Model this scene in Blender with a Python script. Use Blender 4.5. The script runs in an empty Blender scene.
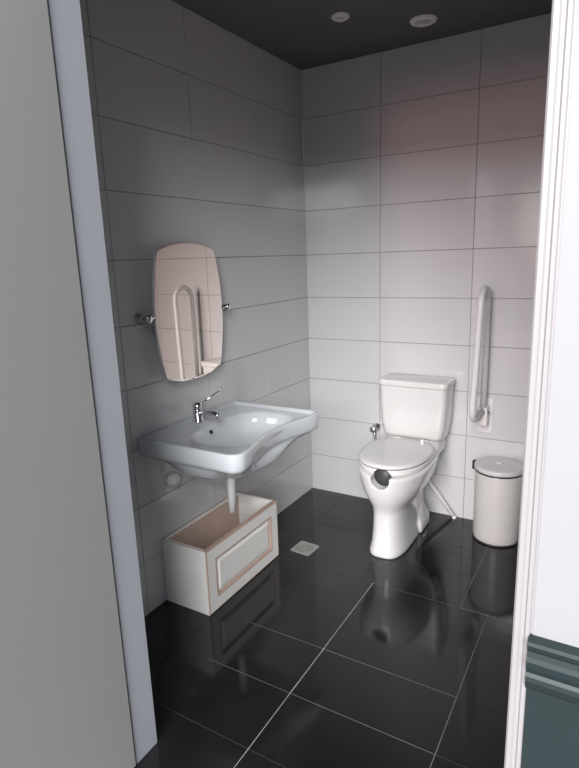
import bpy, bmesh, math, random
from mathutils import Vector, Matrix, Euler
random.seed(7)
scn = bpy.context.scene
C = bpy.context.collection
R = math.radians

# ---------------------------------------------------------------- materials
def mat(name, col, rough=.5, metal=0, spec=.5, coat=0, noise=0, nscale=8, bump=0, bscale=60, trans=0, ior=1.5):
    m = bpy.data.materials.new(name); m.use_nodes = True
    nt = m.node_tree; b = nt.nodes['Principled BSDF']
    c4 = (*col, 1)
    b.inputs['Base Color'].default_value = c4
    b.inputs['Roughness'].default_value = rough
    b.inputs['Metallic'].default_value = metal
    b.inputs['Specular IOR Level'].default_value = spec
    b.inputs['Coat Weight'].default_value = coat
    b.inputs['Transmission Weight'].default_value = trans
    b.inputs['IOR'].default_value = ior
    tc = nt.nodes.new('ShaderNodeTexCoord')
    if noise:
        n = nt.nodes.new('ShaderNodeTexNoise'); n.inputs['Scale'].default_value = nscale; n.inputs['Detail'].default_value = 4
        nt.links.new(tc.outputs['Object'], n.inputs['Vector'])
        mx = nt.nodes.new('ShaderNodeMix'); mx.data_type = 'RGBA'
        mx.inputs['A'].default_value = tuple(max(0, v*(1-noise)) for v in col)+(1,)
        mx.inputs['B'].default_value = tuple(min(1, v*(1+noise)) for v in col)+(1,)
        nt.links.new(n.outputs['Fac'], mx.inputs['Factor'])
        nt.links.new(mx.outputs['Result'], b.inputs['Base Color'])
    if bump:
        n = nt.nodes.new('ShaderNodeTexNoise'); n.inputs['Scale'].default_value = bscale
        nt.links.new(tc.outputs['Object'], n.inputs['Vector'])
        bp = nt.nodes.new('ShaderNodeBump'); bp.inputs['Strength'].default_value = bump; bp.inputs['Distance'].default_value = .002
        nt.links.new(n.outputs['Fac'], bp.inputs['Height']); nt.links.new(bp.outputs['Normal'], b.inputs['Normal'])
    return m
M = dict(
    tile=mat('glazed_wall_tile', (.60, .592, .592), .09, noise=.03, nscale=2, bump=.06, bscale=5),
    grout=mat('grey_grout', (.30, .28, .275), .9),
    black=mat('black_floor_tile', (.010, .010, .0105), .09, noise=.35, nscale=5, bump=.05, bscale=9, spec=.5),
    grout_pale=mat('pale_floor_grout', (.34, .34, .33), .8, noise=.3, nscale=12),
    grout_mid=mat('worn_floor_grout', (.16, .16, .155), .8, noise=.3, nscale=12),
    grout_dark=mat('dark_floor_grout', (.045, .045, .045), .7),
    ceil=mat('charcoal_ceiling_paint', (.12, .12, .122), .7, noise=.05),
    paint=mat('white_gloss_paint', (.345, .335, .34), .4, noise=.03, nscale=5, bump=.05, bscale=30),
    jamb=mat('pale_grey_jamb_paint', (.37, .38, .41), .45, noise=.03, nscale=5),
    leaf=mat('grey_door_paint', (.25, .243, .238), .55, noise=.03, nscale=3),
    plaster=mat('white_plaster', (.33, .335, .345), .6, noise=.02, nscale=5, bump=.05, bscale=40),
    green=mat('dark_green_paint', (.012, .024, .026), .5, noise=.12, nscale=7),
    china=mat('white_vitreous_china', (.64, .635, .62), .10, coat=.3),
    basin=mat('basin_vitreous_china', (.54, .56, .58), .10, coat=.3),
    plastic=mat('white_seat_plastic', (.60, .585, .58), .22),
    lidp=mat('bin_lid_white_metal', (.62, .61, .60), .35),
    binw=mat('bin_white_enamel', (.62, .61, .585), .3, noise=.02),
    dark=mat('dark_rubber', (.03, .03, .03), .5),
    shadegrey=mat('notch_shade_grey', (.05, .05, .048), .5),  # painted-in shade for the inside of the toilet notch
    shadow=mat('dark_hole', (.01, .01, .01), .6),
    chrome=mat('chrome', (.75, .75, .76), .12, metal=1),
    steel=mat('satin_steel', (.55, .55, .55), .35, metal=1),
    railw=mat('white_rail_coating', (.72, .71, .70), .3),
    pvc=mat('white_pvc', (.80, .79, .79), .35),
    mirror=mat('mirror_glass', (.97, .90, .84), .015, metal=1),
    mirror_edge=mat('mirror_edge_glass', (.45, .50, .48), .2),
    cabw=mat('white_cabinet_lacquer', (.80, .78, .74), .35, noise=.03, nscale=6),
    cabin=mat('cabinet_inner_board', (.56, .42, .35), .55, noise=.12, nscale=9),
    copper=mat('copper_brown_edge', (.44, .31, .245), .45, noise=.2, nscale=20),
    lamp=mat('lamp_lens', (.55, .54, .52), .3),
    lampring=mat('lamp_ring', (.85, .83, .80), .4),
    ground=mat('outside_paving', (.24, .21, .20), .8, noise=.1, nscale=4),
    drain=mat('drain_steel', (.34, .33, .31), .45, metal=.3),
)

# ---------------------------------------------------------------- mesh helpers
def obj(name, bm, m, parent=None, smooth=False, bevel=0, loc=None, seg=2, sub=0, recalc=True):
    me = bpy.data.meshes.new(name)
    if recalc: bmesh.ops.recalc_face_normals(bm, faces=bm.faces)
    bm.to_mesh(me); bm.free()
    o = bpy.data.objects.new(name, me); C.objects.link(o)
    for k in (m if isinstance(m, (list, tuple)) else [m]): me.materials.append(M[k])
    if smooth:
        for p in me.polygons: p.use_smooth = True
    if parent: o.parent = parent
    if loc: o.location = loc
    if bevel:
        b = o.modifiers.new('bevel', 'BEVEL'); b.width = bevel; b.segments = seg; b.limit_method = 'ANGLE'; b.angle_limit = R(40)
        b.harden_normals = False
        for p in me.polygons: p.use_smooth = True
        wn = o.modifiers.new('wn', 'WEIGHTED_NORMAL'); wn.keep_sharp = False
    if sub:
        s = o.modifiers.new('sub', 'SUBSURF'); s.levels = s.render_levels = sub
    return o
def thing(name, label, cat, loc=(0, 0, 0), rotz=0, group=None):
    o = bpy.data.objects.new(name, None); C.objects.link(o); o.empty_display_size = .05
    o.location = loc; o.rotation_euler = (0, 0, rotz); o['label'] = label; o['category'] = cat
    if group: o['group'] = group
    return o
def tag(o, label, cat, group=None):
    o['label'] = label; o['category'] = cat
    if group: o['group'] = group
    return o
def struct(o): o['kind'] = 'structure'; return o
def box(bm, x0, x1, y0, y1, z0, z1, mi=0):
    v = [bm.verts.new((x, y, z)) for z in (z0, z1) for x, y in ((x0, y0), (x1, y0), (x1, y1), (x0, y1))]
    fs = [(3, 2, 1, 0), (4, 5, 6, 7), (0, 1, 5, 4), (1, 2, 6, 5), (2, 3, 7, 6), (3, 0, 4, 7)]
    for f in fs: bm.faces.new([v[i] for i in f]).material_index = mi
def B(*a):
    bm = bmesh.new(); box(bm, *a); return bm
def ringloft(bm, rings, cap0=True, cap1=True, closed=True, mi=0):
    V = [[bm.verts.new(p) for p in r] for r in rings]
    n = len(V[0])
    for a, b in zip(V, V[1:]):
        for i in range(n if closed else n-1):
            j = (i+1) % n
            bm.faces.new((a[i], a[j], b[j], b[i])).material_index = mi
    if cap0: bm.faces.new(V[0][::-1]).material_index = mi
    if cap1: bm.faces.new(V[-1]).material_index = mi
    return V
def tube(bm, pts, r, n=16, mi=0, cap=True):
    pts = [Vector(p) for p in pts]; rings = []
    rr = r if isinstance(r, (list, tuple)) else [r]*len(pts)
    t0 = (pts[1]-pts[0]).normalized()
    up = Vector((0, 0, 1)) if abs(t0.z) < .9 else Vector((1, 0, 0))
    u = t0.cross(up).normalized()
    for i, p in enumerate(pts):
        t = ((pts[min(i+1, len(pts)-1)]-pts[max(i-1, 0)])).normalized()
        u = (u-t*u.dot(t)).normalized(); w = t.cross(u)
        rings.append([p+rr[i]*(math.cos(2*math.pi*k/n)*u+math.sin(2*math.pi*k/n)*w) for k in range(n)])
    ringloft(bm, rings, cap, cap, mi=mi)
def T(pts, r, n=16):
    bm = bmesh.new(); tube(bm, pts, r, n); return bm
def arc(c, r, a0, a1, ax1, ax2, n=10):
    c = Vector(c); ax1 = Vector(ax1); ax2 = Vector(ax2)
    return [c+r*(math.cos(a0+(a1-a0)*i/n)*ax1+math.sin(a0+(a1-a0)*i/n)*ax2) for i in range(n+1)]
def lathe(prof, c=(0, 0, 0), n=48, mi=0, bm=None):
    bm = bm or bmesh.new(); c = Vector(c)
    rings = [[c+Vector((r*math.cos(2*math.pi*k/n), r*math.sin(2*math.pi*k/n), z)) for k in range(n)] for r, z in prof]
    ringloft(bm, rings); return bm
def superell(cx, cy, a, b, z, n=64, e=2.0, front=None):
    out = []
    for k in range(n):
        t = 2*math.pi*k/n; c, s = math.cos(t), math.sin(t)
        x = a*math.copysign(abs(c)**(2/e), c); y = b*math.copysign(abs(s)**(2/e), s)
        out.append(Vector((cx+x, cy+y, z)))
    return out

# ---------------------------------------------------------------- room shell
ZC = 2.494; XR = 1.95; YF = -1.97; YO = -2.050; JL = .502; JR = 1.540; LZ = 2.14
P = .25; Z9 = .239
rows = [0]+[Z9+P*k for k in range(0, 9)]+[ZC]
def tilewall(name, cols_at, horiz, length, n, flip):
    """horiz(u,z,d)->point ; d is the height above the wall plane"""
    bm = bmesh.new(); g = .0016; e = .0007
    f = bm.faces.new([bm.verts.new(horiz(u, z, -.001)) for u, z in ((0, 0), (length, 0), (length, ZC), (0, ZC))]); f.material_index = 1
    for ri, (z0, z1) in enumerate(zip(rows, rows[1:])):
        cols = cols_at(ri)
        for u0, u1 in zip(cols, cols[1:]):
            ta, tb = random.uniform(-.0006, .0006), random.uniform(-.0004, .0004)
            zb = z0+(g if ri else -.0005)
            a = [(u0+g, zb), (u1-g, zb), (u1-g, z1-g), (u0+g, z1-g)]
            zc2 = z0+(g+e if ri else -.0004)
            b = [(u0+g+e, zc2), (u1-g-e, zc2), (u1-g-e, z1-g-e), (u0+g+e, z1-g-e)]
            uc, zc = (u0+u1)/2, (z0+z1)/2
            d = lambda u, z: .0012+ta*(u-uc)/.25+tb*(z-zc)/.125
            va = [bm.verts.new(horiz(u, z, -.0009)) for u, z in a]
            vb = [bm.verts.new(horiz(u, z, d(u, z))) for u, z in b]
            bm.faces.new(vb)
            for i in range(4): bm.faces.new((va[i], va[(i+1) % 4], vb[(i+1) % 4], vb[i]))
    # slab behind
    v0 = [horiz(u, z, -.0011) for u, z in ((0, 0), (length, 0), (length, ZC), (0, ZC))]
    v1 = [horiz(u, z, -.08) for u, z in ((0, 0), (length, 0), (length, ZC), (0, ZC))]
    V = ringloft(bm, [v0, v1], False, True, mi=1)
    for fc in bm.faces:   # orient the visible faces into the room
        pass
    o = obj(name, bm, ['tile', 'grout'], recalc=False)
    me = o.data; inward = n
    bm2 = bmesh.new(); bm2.from_mesh(me)
    for fc in bm2.faces:
        if fc.normal.dot(inward) < 0 and fc.material_index == 0: fc.normal_flip()
    bm2.to_mesh(me); bm2.free()
    return struct(o)
def cols(start, first, step, L):
    c = [0]; u = first
    while u < L-.02: c.append(u); u += step
    return c+[L]
tilewall('wall_back', lambda r: cols(0, .469, .504, XR), lambda u, z, d: (u, -d, z), XR, Vector((0, -1, 0)), False)
def left_cols(r):
    if r == 9: return cols(0, .485+.504, .504, -YF) if False else [0, .989, 1.493, -YF]
    return [0, .485, .989, 1.493, -YF]
tilewall('wall_left', left_cols, lambda u, z, d: (d, -u, z), -YF, Vector((1, 0, 0)), True)
tilewall('wall_right', lambda r: [0, .485, .989, 1.493, -YF], lambda u, z, d: (XR-d, -u, z), -YF, Vector((-1, 0, 0)), True)

# floor: black tiles with worn grout
ys = [0, -.08, -.333, -.585, -.838, -1.09, -1.338, -1.592, -1.848, -2.07]
bm = bmesh.new(); g = .0013
box(bm, 0, XR, YO, 0, -.05, -.0016, 3)
for yi, (ya, yb) in enumerate(zip(ys, ys[1:])):
    xs = [0, .25, .71, 1.162, 1.66, XR] if yi < 4 else [0, .262, .767, 1.275, 1.78, XR]
    for x0, x1 in zip(xs, xs[1:]):
        tx, ty = random.uniform(-.0003, .0003), random.uniform(-.0003, .0003)
        q = [(x0+g, yb+g), (x1-g, yb+g), (x1-g, ya-g), (x0+g, ya-g)]
        xc, yc = (x0+x1)/2, (ya+yb)/2
        v = [bm.verts.new((x, y, tx*(x-xc)/.25+ty*(y-yc)/.12)) for x, y in q]
        w = [bm.verts.new((x, y, -.0015)) for x, y in q]
        bm.faces.new(v)
        for i in range(4): bm.faces.new((w[i], w[(i+1) % 4], v[(i+1) % 4], v[i]))
def strip(x0, x1, y0, y1, mi):
    v = [bm.verts.new((x, y, -.0002-mi*.00008)) for x, y in ((x0, y0), (x1, y0), (x1, y1), (x0, y1))]
    bm.faces.new(v).material_index = mi
G = g+.0004
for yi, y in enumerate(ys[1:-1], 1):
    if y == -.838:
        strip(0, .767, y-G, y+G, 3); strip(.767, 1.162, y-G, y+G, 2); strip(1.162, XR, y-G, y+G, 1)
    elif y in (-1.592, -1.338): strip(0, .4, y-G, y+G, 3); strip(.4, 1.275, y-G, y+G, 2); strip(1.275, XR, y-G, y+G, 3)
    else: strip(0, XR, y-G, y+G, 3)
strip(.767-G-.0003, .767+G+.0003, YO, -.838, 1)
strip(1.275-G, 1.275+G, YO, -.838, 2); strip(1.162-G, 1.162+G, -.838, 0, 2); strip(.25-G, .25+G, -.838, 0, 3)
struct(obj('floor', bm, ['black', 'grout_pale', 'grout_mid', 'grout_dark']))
# outside ground
struct(obj('ground_outside', B(-3, 6, -8, YO, -.06, -.008), 'ground'))
struct(obj('ceiling', B(-.08, XR+.08, YO, .08, ZC, ZC+.06), 'ceil'))

# front wall with the doorway
bm = bmesh.new()
box(bm, -1.2, JL-.03, YO, YF, 0, 2.9); box(bm, JR+.03, 4.2, YO, YF, 0, 2.9); box(bm, JL-.03, JR+.03, YO, YF, LZ+.03, 2.9)
box(bm, JR+.020, 4.2, YO-.006, YO, .80, 2.9)
struct(obj('wall_front', bm, 'plaster'))
# door frame lining and casing
bm = bmesh.new(); box(bm, JL-.03, JL, YO-.004, YF+.004, 0, LZ+.03)
struct(obj('trim_1', bm, 'jamb', bevel=.002))
bm = bmesh.new(); box(bm, JR-.004, JR+.03, YO-.004, YF+.004, 0, LZ+.03); box(bm, JL, JR-.004, YO-.004, YF+.004, LZ, LZ+.03)
struct(obj('trim_2', bm, 'paint', bevel=.002))
# moulded casing on the outer face, right of the doorway
prof = [(0, 0), (0, .006), (.003, .009), (.010, .009), (.013, .006), (.018, .006), (.021, .010), (.026, .010), (.028, .008), (.028, 0)]
bm = bmesh.new()
ringloft(bm, [[(JR-.012+u, YO-.001-d, z) for u, d in prof] for z in (0, LZ+.08)])
struct(obj('trim_3', bm, 'paint'))
# wainscot, chair rail
X0 = JR+.017
struct(obj('trim_4', B(X0+.0, 4.2, YO-.010, YO+.001, 0, .74), 'green'))
pr = [(0, .722), (.010, .722), (.013, .728), (.018, .732), (.022, .745), (.021, .754), (.017, .760), (.020, .768), (.026, .774), (.028, .788), (.022, .794), (.020, .804), (.025, .810), (.028, .820), (.026, .826), (0, .827)]
bm = bmesh.new(); ringloft(bm, [[(x, YO-.002-d, z) for d, z in pr] for x in (X0-.002, 4.2)])
struct(obj('trim_5', bm, 'green'))

# door leaf, opened outwards
dl = bpy.data.objects.new('door_1', None); C.objects.link(dl); dl['kind'] = 'structure'
dl.location = (JL-.012, YO-.012, 0); dl.rotation_euler = (0, 0, R(-93.5))
obj('door_panel', B(0, .96, -.02, .02, .008, LZ-.004), 'leaf', dl, bevel=.003)
bm = bmesh.new(); lathe([(.001, 0), (.024, .0), (.024, .006), (.009, .010), (.009, .045), (.001, .046)], bm=bm)
bmesh.ops.rotate(bm, verts=bm.verts, cent=(0, 0, 0), matrix=Matrix.Rotation(R(-90), 3, 'X'))
tube(bm, [(0, .04, 0), (-.03, .045, 0), (-.11, .045, 0)], .008)
obj('door_handle', bm, 'steel', dl, True, loc=(.90, .02, 1.02))

# ---------------------------------------------------------------- ceiling spots
def spot(x, y, r, label):
    t = thing('ceiling_light', label, 'ceiling light', (x, y, ZC))
    bm = lathe([(r*.62, -.004), (r*.66, -.012), (r*.95, -.008), (r, -.001), (r, .0)][::-1])
    bm = bmesh.new(); n = 48
    pf = [(r*.60, 0), (r*.62, -.010), (r*.72, -.013), (r*.95, -.007), (r, 0)]
    ringloft(bm, [[(a*math.cos(2*math.pi*k/n), a*math.sin(2*math.pi*k/n), z) for k in range(n)] for a, z in pf], False, False)
    obj('ring', bm, 'lampring', t, True)
    obj('lens', lathe([(r*.01, -.009), (r*.3, -.008), (r*.6, -.004), (r*.61, -.0005)]), 'lamp', t, True)
    return t
spot(.488, -.52, .040, 'small round recessed ceiling light, the left one of two')
spot(.775, -.262, .060, 'larger round recessed ceiling light, nearer the back wall')

# ---------------------------------------------------------------- washbasin
YS = -1.14; ZB = .787
def poly_outline():
    pts = []
    def corner(cx, cy, r, a0, a1, n=8):
        for i in range(n+1):
            a = a0+(a1-a0)*i/n; pts.append((cx+r*math.cos(a), cy+r*math.sin(a)))
    hw = .333
    corner(.012, -hw+.012, .010, R(270), R(180), 4); pts.reverse()
    pts[:] = []
    corner(.012, -hw+.012, .010, R(180), R(270), 4)
    corner(.508-.055, -hw+.055, .055, R(270), R(350), 10)
    for i in range(1, 24):
        s = i/24; y = (-hw+.062)+(2*hw-.124)*s
        pts.append((  .508-.052*math.sin(math.pi*s)**1.3, y))
    corner(.508-.055, hw-.055, .055, R(10), R(90), 10)
    corner(.012, hw-.012, .010, R(90), R(180), 4)
    return pts
OUT = poly_outline(); CX = .27
def cast(poly, th, cx=CX, cy=0):
    dx, dy = math.cos(th), math.sin(th); best = None
    for (x0, y0), (x1, y1) in zip(poly, poly[1:]+poly[:1]):
        ex, ey = x1-x0, y1-y0; den = dx*ey-dy*ex
        if abs(den) < 1e-12: continue
        t = ((x0-cx)*ey-(y0-cy)*ex)/den; s = ((x0-cx)*dy-(y0-cy)*dx)/den
        if t > 0 and -1e-6 <= s <= 1+1e-6 and (best is None or t > best): best = t
    return best
NB = 160
# angles denser at the corners: follow the outline itself
def resample(poly, n):
    L = [0]; P2 = poly+[poly[0]]
    for a, b in zip(P2, P2[1:]): L.append(L[-1]+math.hypot(b[0]-a[0], b[1]-a[1]))
    out = []; j = 0
    for i in range(n):
        s = L[-1]*i/n
        while L[j+1] < s: j += 1
        f = (s-L[j])/(L[j+1]-L[j]+1e-12); a, b = P2[j], P2[j+1]
        out.append((a[0]+(b[0]-a[0])*f, a[1]+(b[1]-a[1])*f))
    return out
O2 = resample(OUT, NB)
ang = [math.atan2(y, x-CX) for x, y in O2]
def inset(d):
    o = []
    for i, (x, y) in enumerate(O2):
        a = O2[i-1]; b = O2[(i+1) % NB]; tx, ty = b[0]-a[0], b[1]-a[1]; l = math.hypot(tx, ty)
        o.append((x-ty/l*d*1.0, y+tx/l*d*1.0))
    return o
def bowl_pt(th, cx, a, b, e=2.9):
    c, s = math.cos(th), math.sin(th)
    r = (abs(c/a)**e+abs(s/b)**e)**(-1/e)
    return r*c, r*s
bt = thing('wash_basin', 'white wall-hung wash basin with concave front edge, under the tilting mirror', 'wash basin', (0, YS, 0))
rings = []
def ringpts(pts, z): return [Vector((x, y, z(x, y) if callable(z) else z)) for x, y in pts]
BX = .285
def bowlring(a, b, z, cx=BX):
    r = []; cx += .016; a *= 1.04; b *= 1.06
    for th in ang:
        dx, dy = bowl_pt(th, cx, a, b); r.append(Vector((cx+dx, .018+dy, z)))
    return r
back = lambda x, y, lo, hi: hi if x < .46 else hi+(lo-hi)*min(1, (x-.46)/.03)
# underside
def under(s, z): # scaled outline toward the belly centre
    o = []
    for (x, y) in O2:
        o.append(Vector((max(.002, .25+(x-.25)*s), y*s, z)))
    return o
def blend(pa, pb, f): return [a.lerp(b, f) for a, b in zip(pa, pb)]
belly = [Vector((max(.003,   .265+bowl_pt(th, 0, .20, .27, 2.5)[0]), bowl_pt(th, 0, .20, .245, 2.5)[1]-.055, .664)) for th in ang]
base0 = [Vector((.22+.06*math.cos(th), .08*math.sin(th), .618)) for th in ang]
low = [Vector((max(.003,   .26+bowl_pt(th, 0, .165, .22, 2.3)[0]), bowl_pt(th, 0, .165, .20, 2.3)[1]-.05, .632)) for th in ang]
skirt_b = ringpts(inset(.004), .718)
under1 = ringpts(inset(.016), .708)
rings = [base0, low, belly, blend(belly, under1, .5), under1, skirt_b,
         ringpts(inset(.0015), .728), ringpts(O2, .748), ringpts(O2, ZB-.006), ringpts(inset(.002), ZB-.001), ringpts(inset(.006), ZB),
         ringpts(inset(.014), ZB), ringpts(inset(.019), ZB-.003), ringpts(inset(.026), ZB-.012),
         ]
rings[3] = [Vector((p.x, p.y, .695)) for p in rings[3]]
flat = ringpts(inset(.032), ZB-.014)
b0 = bowlring(.165, .235, ZB-.016, .275); b1 = bowlring(.157, .227, ZB-.021, .275)
rings += [flat, b0, b1, bowlring(.146, .214, ZB-.05, .272), bowlring(.132, .196, ZB-.08, .266), bowlring(.105, .165, ZB-.105, .258), bowlring(.06, .10, ZB-.122, .245), bowlring(.024, .026, ZB-.128, .235)]
# keep the rim ring verts from crossing
bm = bmesh.new(); ringloft(bm, rings)
bs = obj('bowl', bm, 'basin', bt, True)
dz = ZB-.128
obj('drain_ring', lathe([(.023, dz-.002), (.024, dz+.002), (.018, dz+.003), (.015, dz+.001), (.001, dz)], (.235, 0, 0)), 'chrome', bt, True)
# overflow hole on the rear wall of the bowl
bm = lathe([(.0095, 0), (.0095, .003), (.007, .0035), (.001, .0025)]); bmesh.ops.rotate(bm, verts=bm.verts, cent=(0, 0, 0), matrix=Matrix.Rotation(R(68), 3, 'Y'))
obj('overflow_hole', bm, 'shadow', bt, True, loc=(.1385, -.022, ZB-.046))
# waste fittings under the basin
obj('waste_nut', lathe([(.026, .588), (.030, .592), (.030, .612), (.026, .618)], (.215, 0, 0)), 'dark', bt, True)
obj('waste_pipe', T([(.215, 0, .60), (.215, 0, .50), (.213, 0, .372)], .0185, 24), 'pvc', bt, True)

# tap
tp = thing('basin_tap', 'chrome single-lever mixer tap on the rear deck of the wash basin', 'tap', (.058, YS-.008, ZB-.012))
obj('tap_body', lathe([(.026, 0), (.026, .006), (.022, .010), (.021, .055), (.019, .062), (.001, .064)]), 'chrome', tp, True)
bm = bmesh.new(); tube(bm, [(.0, 0, .036), (.05, 0, .046), (.095, 0, .047), (.112, 0, .042), (.116, 0, .030)], [.013, .012, .0115, .011, .0105]); obj('spout', bm, 'chrome', tp, True)
lv = obj('lever_base', lathe([(.020, .062), (.0215, .066), (.021, .080), (.014, .088), (.001, .090)]), 'chrome', tp, True)
bm = bmesh.new(); tube(bm, [(.008, .004, .078), (.040, .045, .105), (.070, .085, .134)], [.0045, .0035, .003]); tube(bm, [(.068, .083, .132), (.074, .092, .138)], .0065); obj('lever', bm, 'chrome', tp, True)

# capped outlet on the wall
bm = lathe([(.036, 0), (.036, .014), (.031, .020), (.030, .030), (.001, .031)]); bmesh.ops.rotate(bm, verts=bm.verts, cent=(0, 0, 0), matrix=Matrix.Rotation(R(90), 3, 'Y'))
tag(obj('waste_outlet', bm, 'pvc', None, True, loc=(.0013, -1.289, .543)), 'round white capped waste outlet on the left wall under the basin', 'pipe outlet')

# ---------------------------------------------------------------- mirror
mt = thing('tilting_mirror', 'frameless barrel-shaped tilting mirror on the left wall above the basin', 'mirror', (.055, -1.14, 1.262))
TILT = .2; YAW = -1.5
def mirror_outline():
    top, bot = .292, -.292; pts = []
    def w(s):  # half width over height fraction -1..1
        return .178+.036*(1-s*s) 
    for i in range(0, 25):
        s = -1+2*i/24*1.0; pts.append((w(s), s*.262))
    for i in range(1, 16):
        t = i/16; y = w(1)*(1-2*t); pts.append((y, .262+.034*(1-abs(2*t-1)**2.2)))
    for i in range(0, 25):
        s = 1-2*i/24; pts.append((-w(s), s*.262))
    for i in range(1, 16):
        t = i/16; y = -w(1)*(1-2*t); pts.append((y, -.262-.030*(1-abs(2*t-1)**2.2)))
    return pts
mo = mirror_outline()
def mring(k, x): return [Vector((x, y*k, z*k)) for y, z in mo]
bm = bmesh.new()
ringloft(bm, [mring(.97, -.012), mring(.995, -.008), mring(1.0, -.003), mring(.996, 0)], True, False)
tilt = Euler((0, R(TILT), R(YAW)))
bk = obj('backing', bm, 'mirror_edge', mt); bk.rotation_euler = tilt; bk.location = (0, 0, 0)
bm = bmesh.new(); ringloft(bm, [mring(.996, 0), mring(.975, .0012)], False, True)
gl = obj('mirror_glass', bm, 'mirror', mt); gl.rotation_euler = tilt
for s in (-1, 1):
    y = s*.257
    bm = lathe([(.021, 0), (.021, .006), (.010, .010), (.010, .045), (.016, .048), (.016, .066), (.010, .070), (.001, .071)])
    bmesh.ops.rotate(bm, verts=bm.verts, cent=(0, 0, 0), matrix=Matrix.Rotation(R(90), 3, 'Y'))
    obj('bracket', bm, 'chrome', mt, True, loc=(-.0538, y, 0))
    obj('pivot', T([(-.002, y, 0), (-.006, s*.205, 0)], .006), 'chrome', mt, True)

# ---------------------------------------------------------------- drawer box on the floor
ct = thing('cabinet_box', 'white open-topped cabinet box with raised front panel, on the floor beneath the basin', 'cabinet', (.006, -1.385, 0))
CD, CW, CH, th_ = .244, .56, .299, .016
obj('side_panel', B(0, CD-.019, 0, th_, .0, CH), 'cabw', ct, bevel=.001)
obj('side_panel', B(0, CD-.019, CW-th_, CW, .0, CH), 'cabw', ct, bevel=.001)
obj('back_panel', B(0, th_, th_, CW-th_, .0, CH), 'cabw', ct, bevel=.001)
obj('bottom_panel', B(th_, CD-.019, th_, CW-th_, .0, .016), 'cabin', ct)
obj('inner_lining', B(th_, th_+.002, th_, CW-th_, .016, CH-.006), 'cabin', ct)
bm = bmesh.new(); z = CH
for a in ((0, CD-.019, 0, .0045), (0, CD-.019, CW-.0045, CW), (0, .0045, 0, CW)): box(bm, *a, z, z+.0012)
e1 = obj('edge_banding', bm, 'copper', ct)
# front: rails, stiles, raised panel
dr = None
bm = bmesh.new(); fx0, fx1 = CD-.018, CD
def frect(d, x): return [Vector((x, d, d)), Vector((x, CW-d, d)), Vector((x, CW-d, CH-d)), Vector((x, d, CH-d))]
ringloft(bm, [frect(0, fx0), frect(0, fx1-.003), frect(.004, fx1), frect(.058, fx1), frect(.066, fx1-.007), frect(.072, fx1-.009)], True, True)
for f in bm.faces: f.material_index = 0
front = obj('front_panel', bm, ['cabw'], ct)
bm = bmesh.new()
ringloft(bm, [frect(.0575, fx1+.0004), frect(.062, fx1+.002), frect(.068, fx1-.002), frect(.0725, fx1-.0085)], False, False)
obj('moulding', bm, 'copper', front)
bm = bmesh.new()
ringloft(bm, [frect(.076, fx1-.0088), frect(.088, fx1-.002), frect(.091, fx1-.0015)], False, True)
obj('raised_field', bm, 'cabw', front)
bm = bmesh.new(); box(bm, fx0, fx1-.002, 0, CW, CH, CH+.0015)
ringloft(bm, [frect(-.0006, fx1-.0032), frect(.0035, fx1+.0006), frect(.0062, fx1+.0004)], False, False)
obj('edge_banding', bm, 'copper', front)

# ---------------------------------------------------------------- floor drain
dt = thing('floor_drain', 'small square metal floor drain set in the black tiles', 'drain', (.334, -.706, 0), R(-4))
bm = bmesh.new(); h = .058; n = 40
def sqring(h, z):
    o = []
    for k in range(n):
        a = 2*math.pi*(k+.5)/n; c, s = math.cos(a), math.sin(a); q = h/max(abs(c), abs(s)); o.append(Vector((q*c, q*s, z)))
    return o
def circ(r, z): return [Vector((r*math.cos(2*math.pi*(k+.5)/n), r*math.sin(2*math.pi*(k+.5)/n), z)) for k in range(n)]
ringloft(bm, [sqring(h, 0), sqring(h-.001, .002), circ(.042, .002), circ(.041, .0008)], True, False)
obj('frame', bm, 'drain', dt)
obj('well', lathe([(.001, .0002), (.0411, .0003), (.0411, .0007), (.001, .0008)]), 'shadow', dt)
bm = bmesh.new()
for r0, r1 in ((.004, .010), (.0155, .0225), (.028, .038)):
    ringloft(bm, [circ(r0, .0008), circ(r0, .0022), circ(r1, .0022), circ(r1, .0008)], False, False)
for k in range(4):
    a = math.pi*k/4
    tube(bm, [(-.038*math.cos(a), -.038*math.sin(a), .0016), (.038*math.cos(a), .038*math.sin(a), .0016)], .0015, 6)
obj('grate', bm, 'drain', dt)

# ---------------------------------------------------------------- toilet
TX = .722; NX = .004
tt = thing('toilet', 'white close-coupled toilet with closed lid and notched bowl front, against back wall', 'toilet', (TX, 0, 0))
N = 72
def egg(cy, a, bf, bb, z, e=2.2, cx=0):
    """front (-y) half length bf, rear half length bb, half width a"""
    o = []
    for k in range(N):
        t = 2*math.pi*k/N; c, s = math.cos(t), math.sin(t)
        ee = e if s < 0 else e+.6
        x = a*math.copysign(abs(c)**(2/ee), c); y = (bb if s > 0 else bf)*math.copysign(abs(s)**(2/ee), s)
        o.append(Vector((cx+x, cy+y, z)))
    return o
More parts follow.
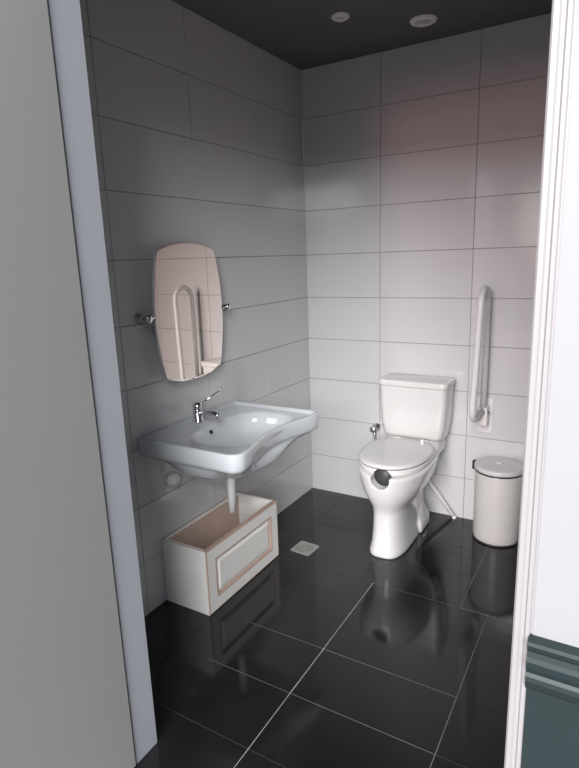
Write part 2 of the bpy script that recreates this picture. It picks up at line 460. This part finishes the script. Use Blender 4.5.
# pedestal and bowl as one body: base -> shaft -> bowl -> rim -> inner bowl
rings = [egg(-.40, .090, .215, .20, .0, 3.0, -.004), egg(-.40, .096, .222, .203, .004, 3.0, -.004), egg(-.40, .095, .220, .20, .02, 3.0, -.004), egg(-.40, .088, .208, .19, .06, 2.8, -.004),
         egg(-.40, .084, .200, .18, .14, 2.7, -.004), egg(-.40, .085, .198, .18, .215, 2.6, -.004), egg(-.405, .094, .202, .20, .250, 2.4, -.003), egg(-.41, .120, .218, .25, .285, 2.2),
         egg(-.41, .148, .236, .30, .33, 2.2), egg(-.41, .165, .246, .345, .38, 2.2), egg(-.41, .171, .250, .36, .42, 2.2), egg(-.41, .173, .251, .365, .434, 2.2),
         egg(-.41, .170, .248, .362, .440, 2.2),
         egg(-.41, .140, .215, .19, .440, 2.2), egg(-.41, .133, .208, .18, .432, 2.2), egg(-.41, .12, .19, .16, .36, 2.2), egg(-.40, .08, .12, .11, .27, 2.1), egg(-.37, .03, .04, .04, .22, 2)]
bm = bmesh.new(); ringloft(bm, rings)
body = obj('bowl', bm, 'china', tt, True)
# notch cut through the bowl front under the seat
bmc = bmesh.new()
tube(bmc, [(NX, -.80, .430), (NX, -.56, .430)], .047, 32)
cut = obj('notch_cutter', bmc, 'china', tt)
dg_apply = []
def boolcut(o, c):
    md = o.modifiers.new('cut', 'BOOLEAN'); md.operation = 'DIFFERENCE'; md.object = c; md.solver = 'EXACT'
    bpy.context.view_layer.update()
    dg = bpy.context.evaluated_depsgraph_get(); me = bpy.data.meshes.new_from_object(o.evaluated_get(dg))
    o.modifiers.clear(); o.data = me
boolcut(body, cut)
bpy.data.objects.remove(cut)
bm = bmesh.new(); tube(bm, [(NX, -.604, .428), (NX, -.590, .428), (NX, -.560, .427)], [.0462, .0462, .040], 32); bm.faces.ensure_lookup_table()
obj('notch_shade_plug', bm, 'shadegrey', tt, True)  # dark plug whose colour stands for the shade inside the notch
# rear trapway foot
bm = bmesh.new()
def rr(x, y0, y1, z, k=.02): return [Vector((sx, sy, z)) for sx, sy in ((-x, y0+k), (-x+k, y0), (x-k, y0), (x, y0+k), (x, y1-k), (x-k, y1), (-x+k, y1), (-x, y1-k))]
ringloft(bm, [rr(.100, -.30, -.12, 0), rr(.100, -.30, -.12, .06), rr(.066, -.28, -.12, .13), rr(.056, -.27, -.12, .26), rr(.085, -.30, -.07, .35), rr(.12, -.30, -.05, .43)])
obj('trapway', bm, 'china', tt, bevel=.012, seg=3)
# deck beneath the cistern
bm = bmesh.new(); ringloft(bm, [rr(.115, -.27, -.02, .39, .03), rr(.150, -.27, -.02, .42, .03), rr(.155, -.25, -.018, .455, .03), rr(.145, -.18, -.018, .489, .03)])
obj('deck', bm, 'china', tt, bevel=.008, seg=3)
# seat ring and lid
def inner(z, k=1): return egg(-.41, .112*k, .170*k, .14*k, z)
bm = bmesh.new()
ro = [egg(-.378, .170, .248, .20, 0.4415, 2.2, -.008), egg(-.374, .177, .254, .205, 0.4610, 2.2, -.011), egg(-.374, .175, .252, .203, 0.4720, 2.2, -.011), inner(.430), inner(.413)]
V = ringloft(bm, ro+[ro[0]], False, False); bmesh.ops.remove_doubles(bm, verts=bm.verts, dist=1e-5)
seat = obj('seat', bm, 'china', tt, True)
bmc = bmesh.new(); tube(bmc, [(NX, -.80, .430), (NX, -.56, .430)], .0465, 32); cut = obj('c', bmc, 'china', tt)
boolcut(seat, cut); bpy.data.objects.remove(cut)
bm = bmesh.new()
ringloft(bm, [egg(-.374, .171, .248, .198, 0.4735, 2.2, -.011), egg(-.374, .177, .254, .205, 0.4760, 2.2, -.011), egg(-.374, .178, .255, .206, 0.4830, 2.2, -.011), egg(-.374, .172, .249, .200, 0.4910, 2.2, -.011), egg(-.374, .155, .231, .182, 0.4945, 2.2, -.011), egg(-.374, .10, .14, .11, 0.4970, 2.2, -.011)])
obj('lid', bm, 'plastic', tt, True)
for s in (-1, 1):
    obj('hinge', T([(s*.075-.02, -.186, .4860), (s*.075+.02, -.186, .4860)], .011), 'railw', tt, True)
bm = bmesh.new(); ringloft(bm, [rr(.007, -.008, .008, 0, .002), rr(.007, -.008, .008, .022, .002), rr(.005, -.006, .006, .025, .002)])
obj('lid_buffer', bm, 'pvc', tt, bevel=.001, loc=(.082, -.245, .4935))
# cistern
def tr(x, yf, yb, z, k=.025, n=6):
    o = []
    for cx, cy, a0 in ((x-k, yb-k, 0), (-x+k, yb-k, 90), (-x+k, yf+k, 180), (x-k, yf+k, 270)):
        for i in range(n+1):
            a = R(a0+90*i/n); o.append(Vector((cx+k*math.cos(a), cy+k*math.sin(a), z)))
    return o
bm = bmesh.new()
ringloft(bm, [tr(.140, -.150, -.02, .488, .03), tr(.160, -.170, -.014, .495, .03), tr(.166, -.180, -.012, .515, .03), tr(.176, -.187, -.012, .58, .03), tr(.182, -.190, -.012, .68, .03), tr(.185, -.192, -.012, .780, .03)])
cs = obj('cistern', bm, 'china', tt, True)
bm = bmesh.new()
ringloft(bm, [tr(.185, -.194, -.010, .781, .03), tr(.190, -.202, -.006, .786, .032), tr(.191, -.203, -.006, .806, .032), tr(.187, -.199, -.009, .814, .03), tr(.175, -.18, -.02, .818, .03)])
cl = obj('cistern_lid', bm, 'china', tt, True)
for o in (cs, cl):
    e = o.modifiers.new('es', 'EDGE_SPLIT'); e.split_angle = R(50)
# slanted pipe behind the toilet
ps = thing('slanted_pipe', 'thin white pipe slanting down the back wall right of the toilet', 'pipe', (.80, -.03, .012))
obj('pipe', T([(.128, 0, 0), (-.03, 0, .20), (-.10, 0, .285)], .011), 'pvc', ps, True)
obj('pipe_foot', lathe([(.0125, -.012), (.0125, -.002), (.011, .002), (.001, .003)], (.130, 0, 0)), 'pvc', ps, True)

# angle valve
vt = thing('angle_valve', 'small chrome angle valve on the back wall left of the toilet cistern', 'valve', (.450, -.0013, .475))
bm = lathe([(.024, 0), (.024, .004), (.012, .010), (.012, .045), (.001, .046)]); bmesh.ops.rotate(bm, verts=bm.verts, cent=(0, 0, 0), matrix=Matrix.Rotation(R(90), 3, 'X')); obj('valve_body', bm, 'chrome', vt, True)
bm = lathe([(.017, 0), (.019, .004), (.019, .020), (.014, .025), (.001, .026)]); bmesh.ops.rotate(bm, verts=bm.verts, cent=(0, 0, 0), matrix=Matrix.Rotation(R(90), 3, 'X')); obj('knob', bm, 'steel', vt, True, loc=(0, -.043, 0))
obj('supply_hose', T([(0, -.036, .0), (0, -.036, -.05), (.006, -.038, -.10), (.05, -.05, -.16), (.13, -.07, -.17), (.16, -.09, -.12)], .006), 'steel', vt, True)

# ---------------------------------------------------------------- folded grab rail
gt = thing('grab_rail', 'white fold-up grab rail standing upright on the back wall beside the toilet', 'grab rail', (1.068, -.0013, 0))
bm = bmesh.new(); ringloft(bm, [[Vector((p.x, -p.y*0-.0-d, p.z)) for p in [Vector((x, 0, z)) for x, z in ((-.040+k, .525), (.040-k, .525), (.040, .525+k), (.040, .722-k), (.040-k, .722), (-.040+k, .722), (-.040, .722-k), (-.040, .525+k))]] for d, k in ((0, .008), (.006, .008), (.008, .010))])
obj('wall_plate', bm, 'railw', gt, bevel=.001)
obj('hinge_block', B(-.024, .024, -.075, -.008, .58, .68), 'railw', gt, bevel=.006)
obj('hinge_pin', T([(-.032, -.055, .652), (.032, -.055, .652)], .008), 'chrome', gt, True)
y1, y2, zt = -.062, -.225, 1.315; rad = (y1-y2)/2; yc = (y1+y2)/2; rt = .0155
pts = [(0, y1, .64), (0, y1, .9), (0, y1, zt-rad-rt)]+arc((0, yc, zt-rad-rt), rad, 0, math.pi, (0, 1, 0), (0, 0, 1), 16)[1:]+[(-.010, y2, .9), (-.018, y2, .74)]+arc((-.018, y2+.06, .70), .06, math.pi, 1.5*math.pi, (0, 1, 0), (0, 0, 1), 8)+[(0, -.07, .655)]
obj('rail_tube', T(pts, rt, 20), 'railw', gt, True)

# ---------------------------------------------------------------- pedal bin
bt2 = thing('pedal_bin', 'white cylindrical pedal bin with lid, in front of back wall near the door frame', 'bin', (1.176, -.142, 0), R(-100))
obj('body', lathe([(.110, .004), (.114, .010), (.116, .03), (.117, 0.370), (.1155, 0.375), (.10, 0.375)]), 'binw', bt2, True)
obj('base_ring', lathe([(.111, 0), (.117, .001), (.118, .006), (.116, .009), (.10, .009)]), 'dark', bt2, True)
obj('rim', lathe([(.116, 0.374), (.1195, 0.375), (.1200, 0.379), (.1185, 0.382), (.10, 0.382)]), 'dark', bt2, True)
ld = obj('lid', lathe([(.112, 0.382), (.1200, 0.383), (.1215, 0.388), (.1205, 0.402), (.117, 0.406), (.112, 0.407), (.07, 0.409), (.03, 0.410), (.001, 0.410)]), 'lidp', bt2, True)
obj('lid_handle', B(-.016, .016, -.005, .005, 0.409, 0.420), 'binw', ld, bevel=.003).rotation_euler = (0, 0, R(80))
obj('hinge_bracket', B(-.014, .014, .116, .142, .350, .398), 'dark', bt2, bevel=.003).rotation_euler = (0, 0, R(0))
bm = bmesh.new(); ringloft(bm, [rr(.019, -.135, -.100, .006, .005), rr(.019, -.138, -.100, .010, .005), rr(.017, -.136, -.100, .016, .005)])
obj('pedal', bm, 'binw', bt2, bevel=.002).rotation_euler = (0, 0, R(140))
bt2.rotation_euler = (0, 0, R(75))

# ---------------------------------------------------------------- light
w = bpy.data.worlds.new('sky'); scn.world = w; w.use_nodes = True
bg = w.node_tree.nodes['Background']; bg.inputs['Color'].default_value = (.70, .86, 1, 1); bg.inputs['Strength'].default_value = .68
def area(name, loc, target, sx, sy, power, col):
    l = bpy.data.lights.new(name, 'AREA'); l.shape = 'RECTANGLE'; l.size = sx; l.size_y = sy; l.energy = power; l.color = col
    o = bpy.data.objects.new(name, l); C.objects.link(o); o.location = loc
    d = Vector(target)-Vector(loc); o.rotation_euler = d.to_track_quat('-Z', 'Y').to_euler(); return o
area('daylight_lamp', (3.7, -12, 6.2), (1.0, -2, 1.2), 8.6, 7.6, 5900, (.98, .985, 1))  # added area lamp supplying the outside daylight; no window there
area('red_tint_lamp', (.7, -13, 1.55), (.9, 0, 1.9), 1.5, 1.5, 330, (1, .46, .47))  # added unseen red lamp that tints the upper back wall pink

area('tile_reflection_lamp_right', (5.85, -13, 2.38), (0, 0, 1.6), .8, 1.1, 16, (.95, 1, 1))  # small added lamp for the bright reflection near the left corner
area('tile_reflection_lamp_left', (-.43, -13, 2.32), (1.2, 0, 1.6), .7, 1.5, 16, (.93, 1, .88))  # added greenish lamp, mirrored in the tiles at the back wall's right

# ---------------------------------------------------------------- camera
cd = bpy.data.cameras.new('camera'); cam = bpy.data.objects.new('camera', cd); C.objects.link(cam)
Rw = Matrix(((0.86063903, 0.50807053, -0.03412917), (0.08427742, -0.20821799, -0.97444476), (-0.50219297, 0.83576887, -0.22201941)))
mw = Matrix((( Rw[0][0], -Rw[1][0], -Rw[2][0]), (Rw[0][1], -Rw[1][1], -Rw[2][1]), (Rw[0][2], -Rw[1][2], -Rw[2][2]))).to_4x4()
mw.translation = Vector((1.64350546, -2.98186011, 1.47705123)); cam.matrix_world = mw
cd.sensor_fit = 'VERTICAL'; cd.sensor_height = 24; cd.lens = 554.48/768*24; cd.clip_start = .02
scn.camera = cam
vs = scn.view_settings; vs.view_transform = 'Standard'; vs.look = 'None'; vs.gamma = 1; vs.use_curve_mapping = False; vs.exposure = -.74
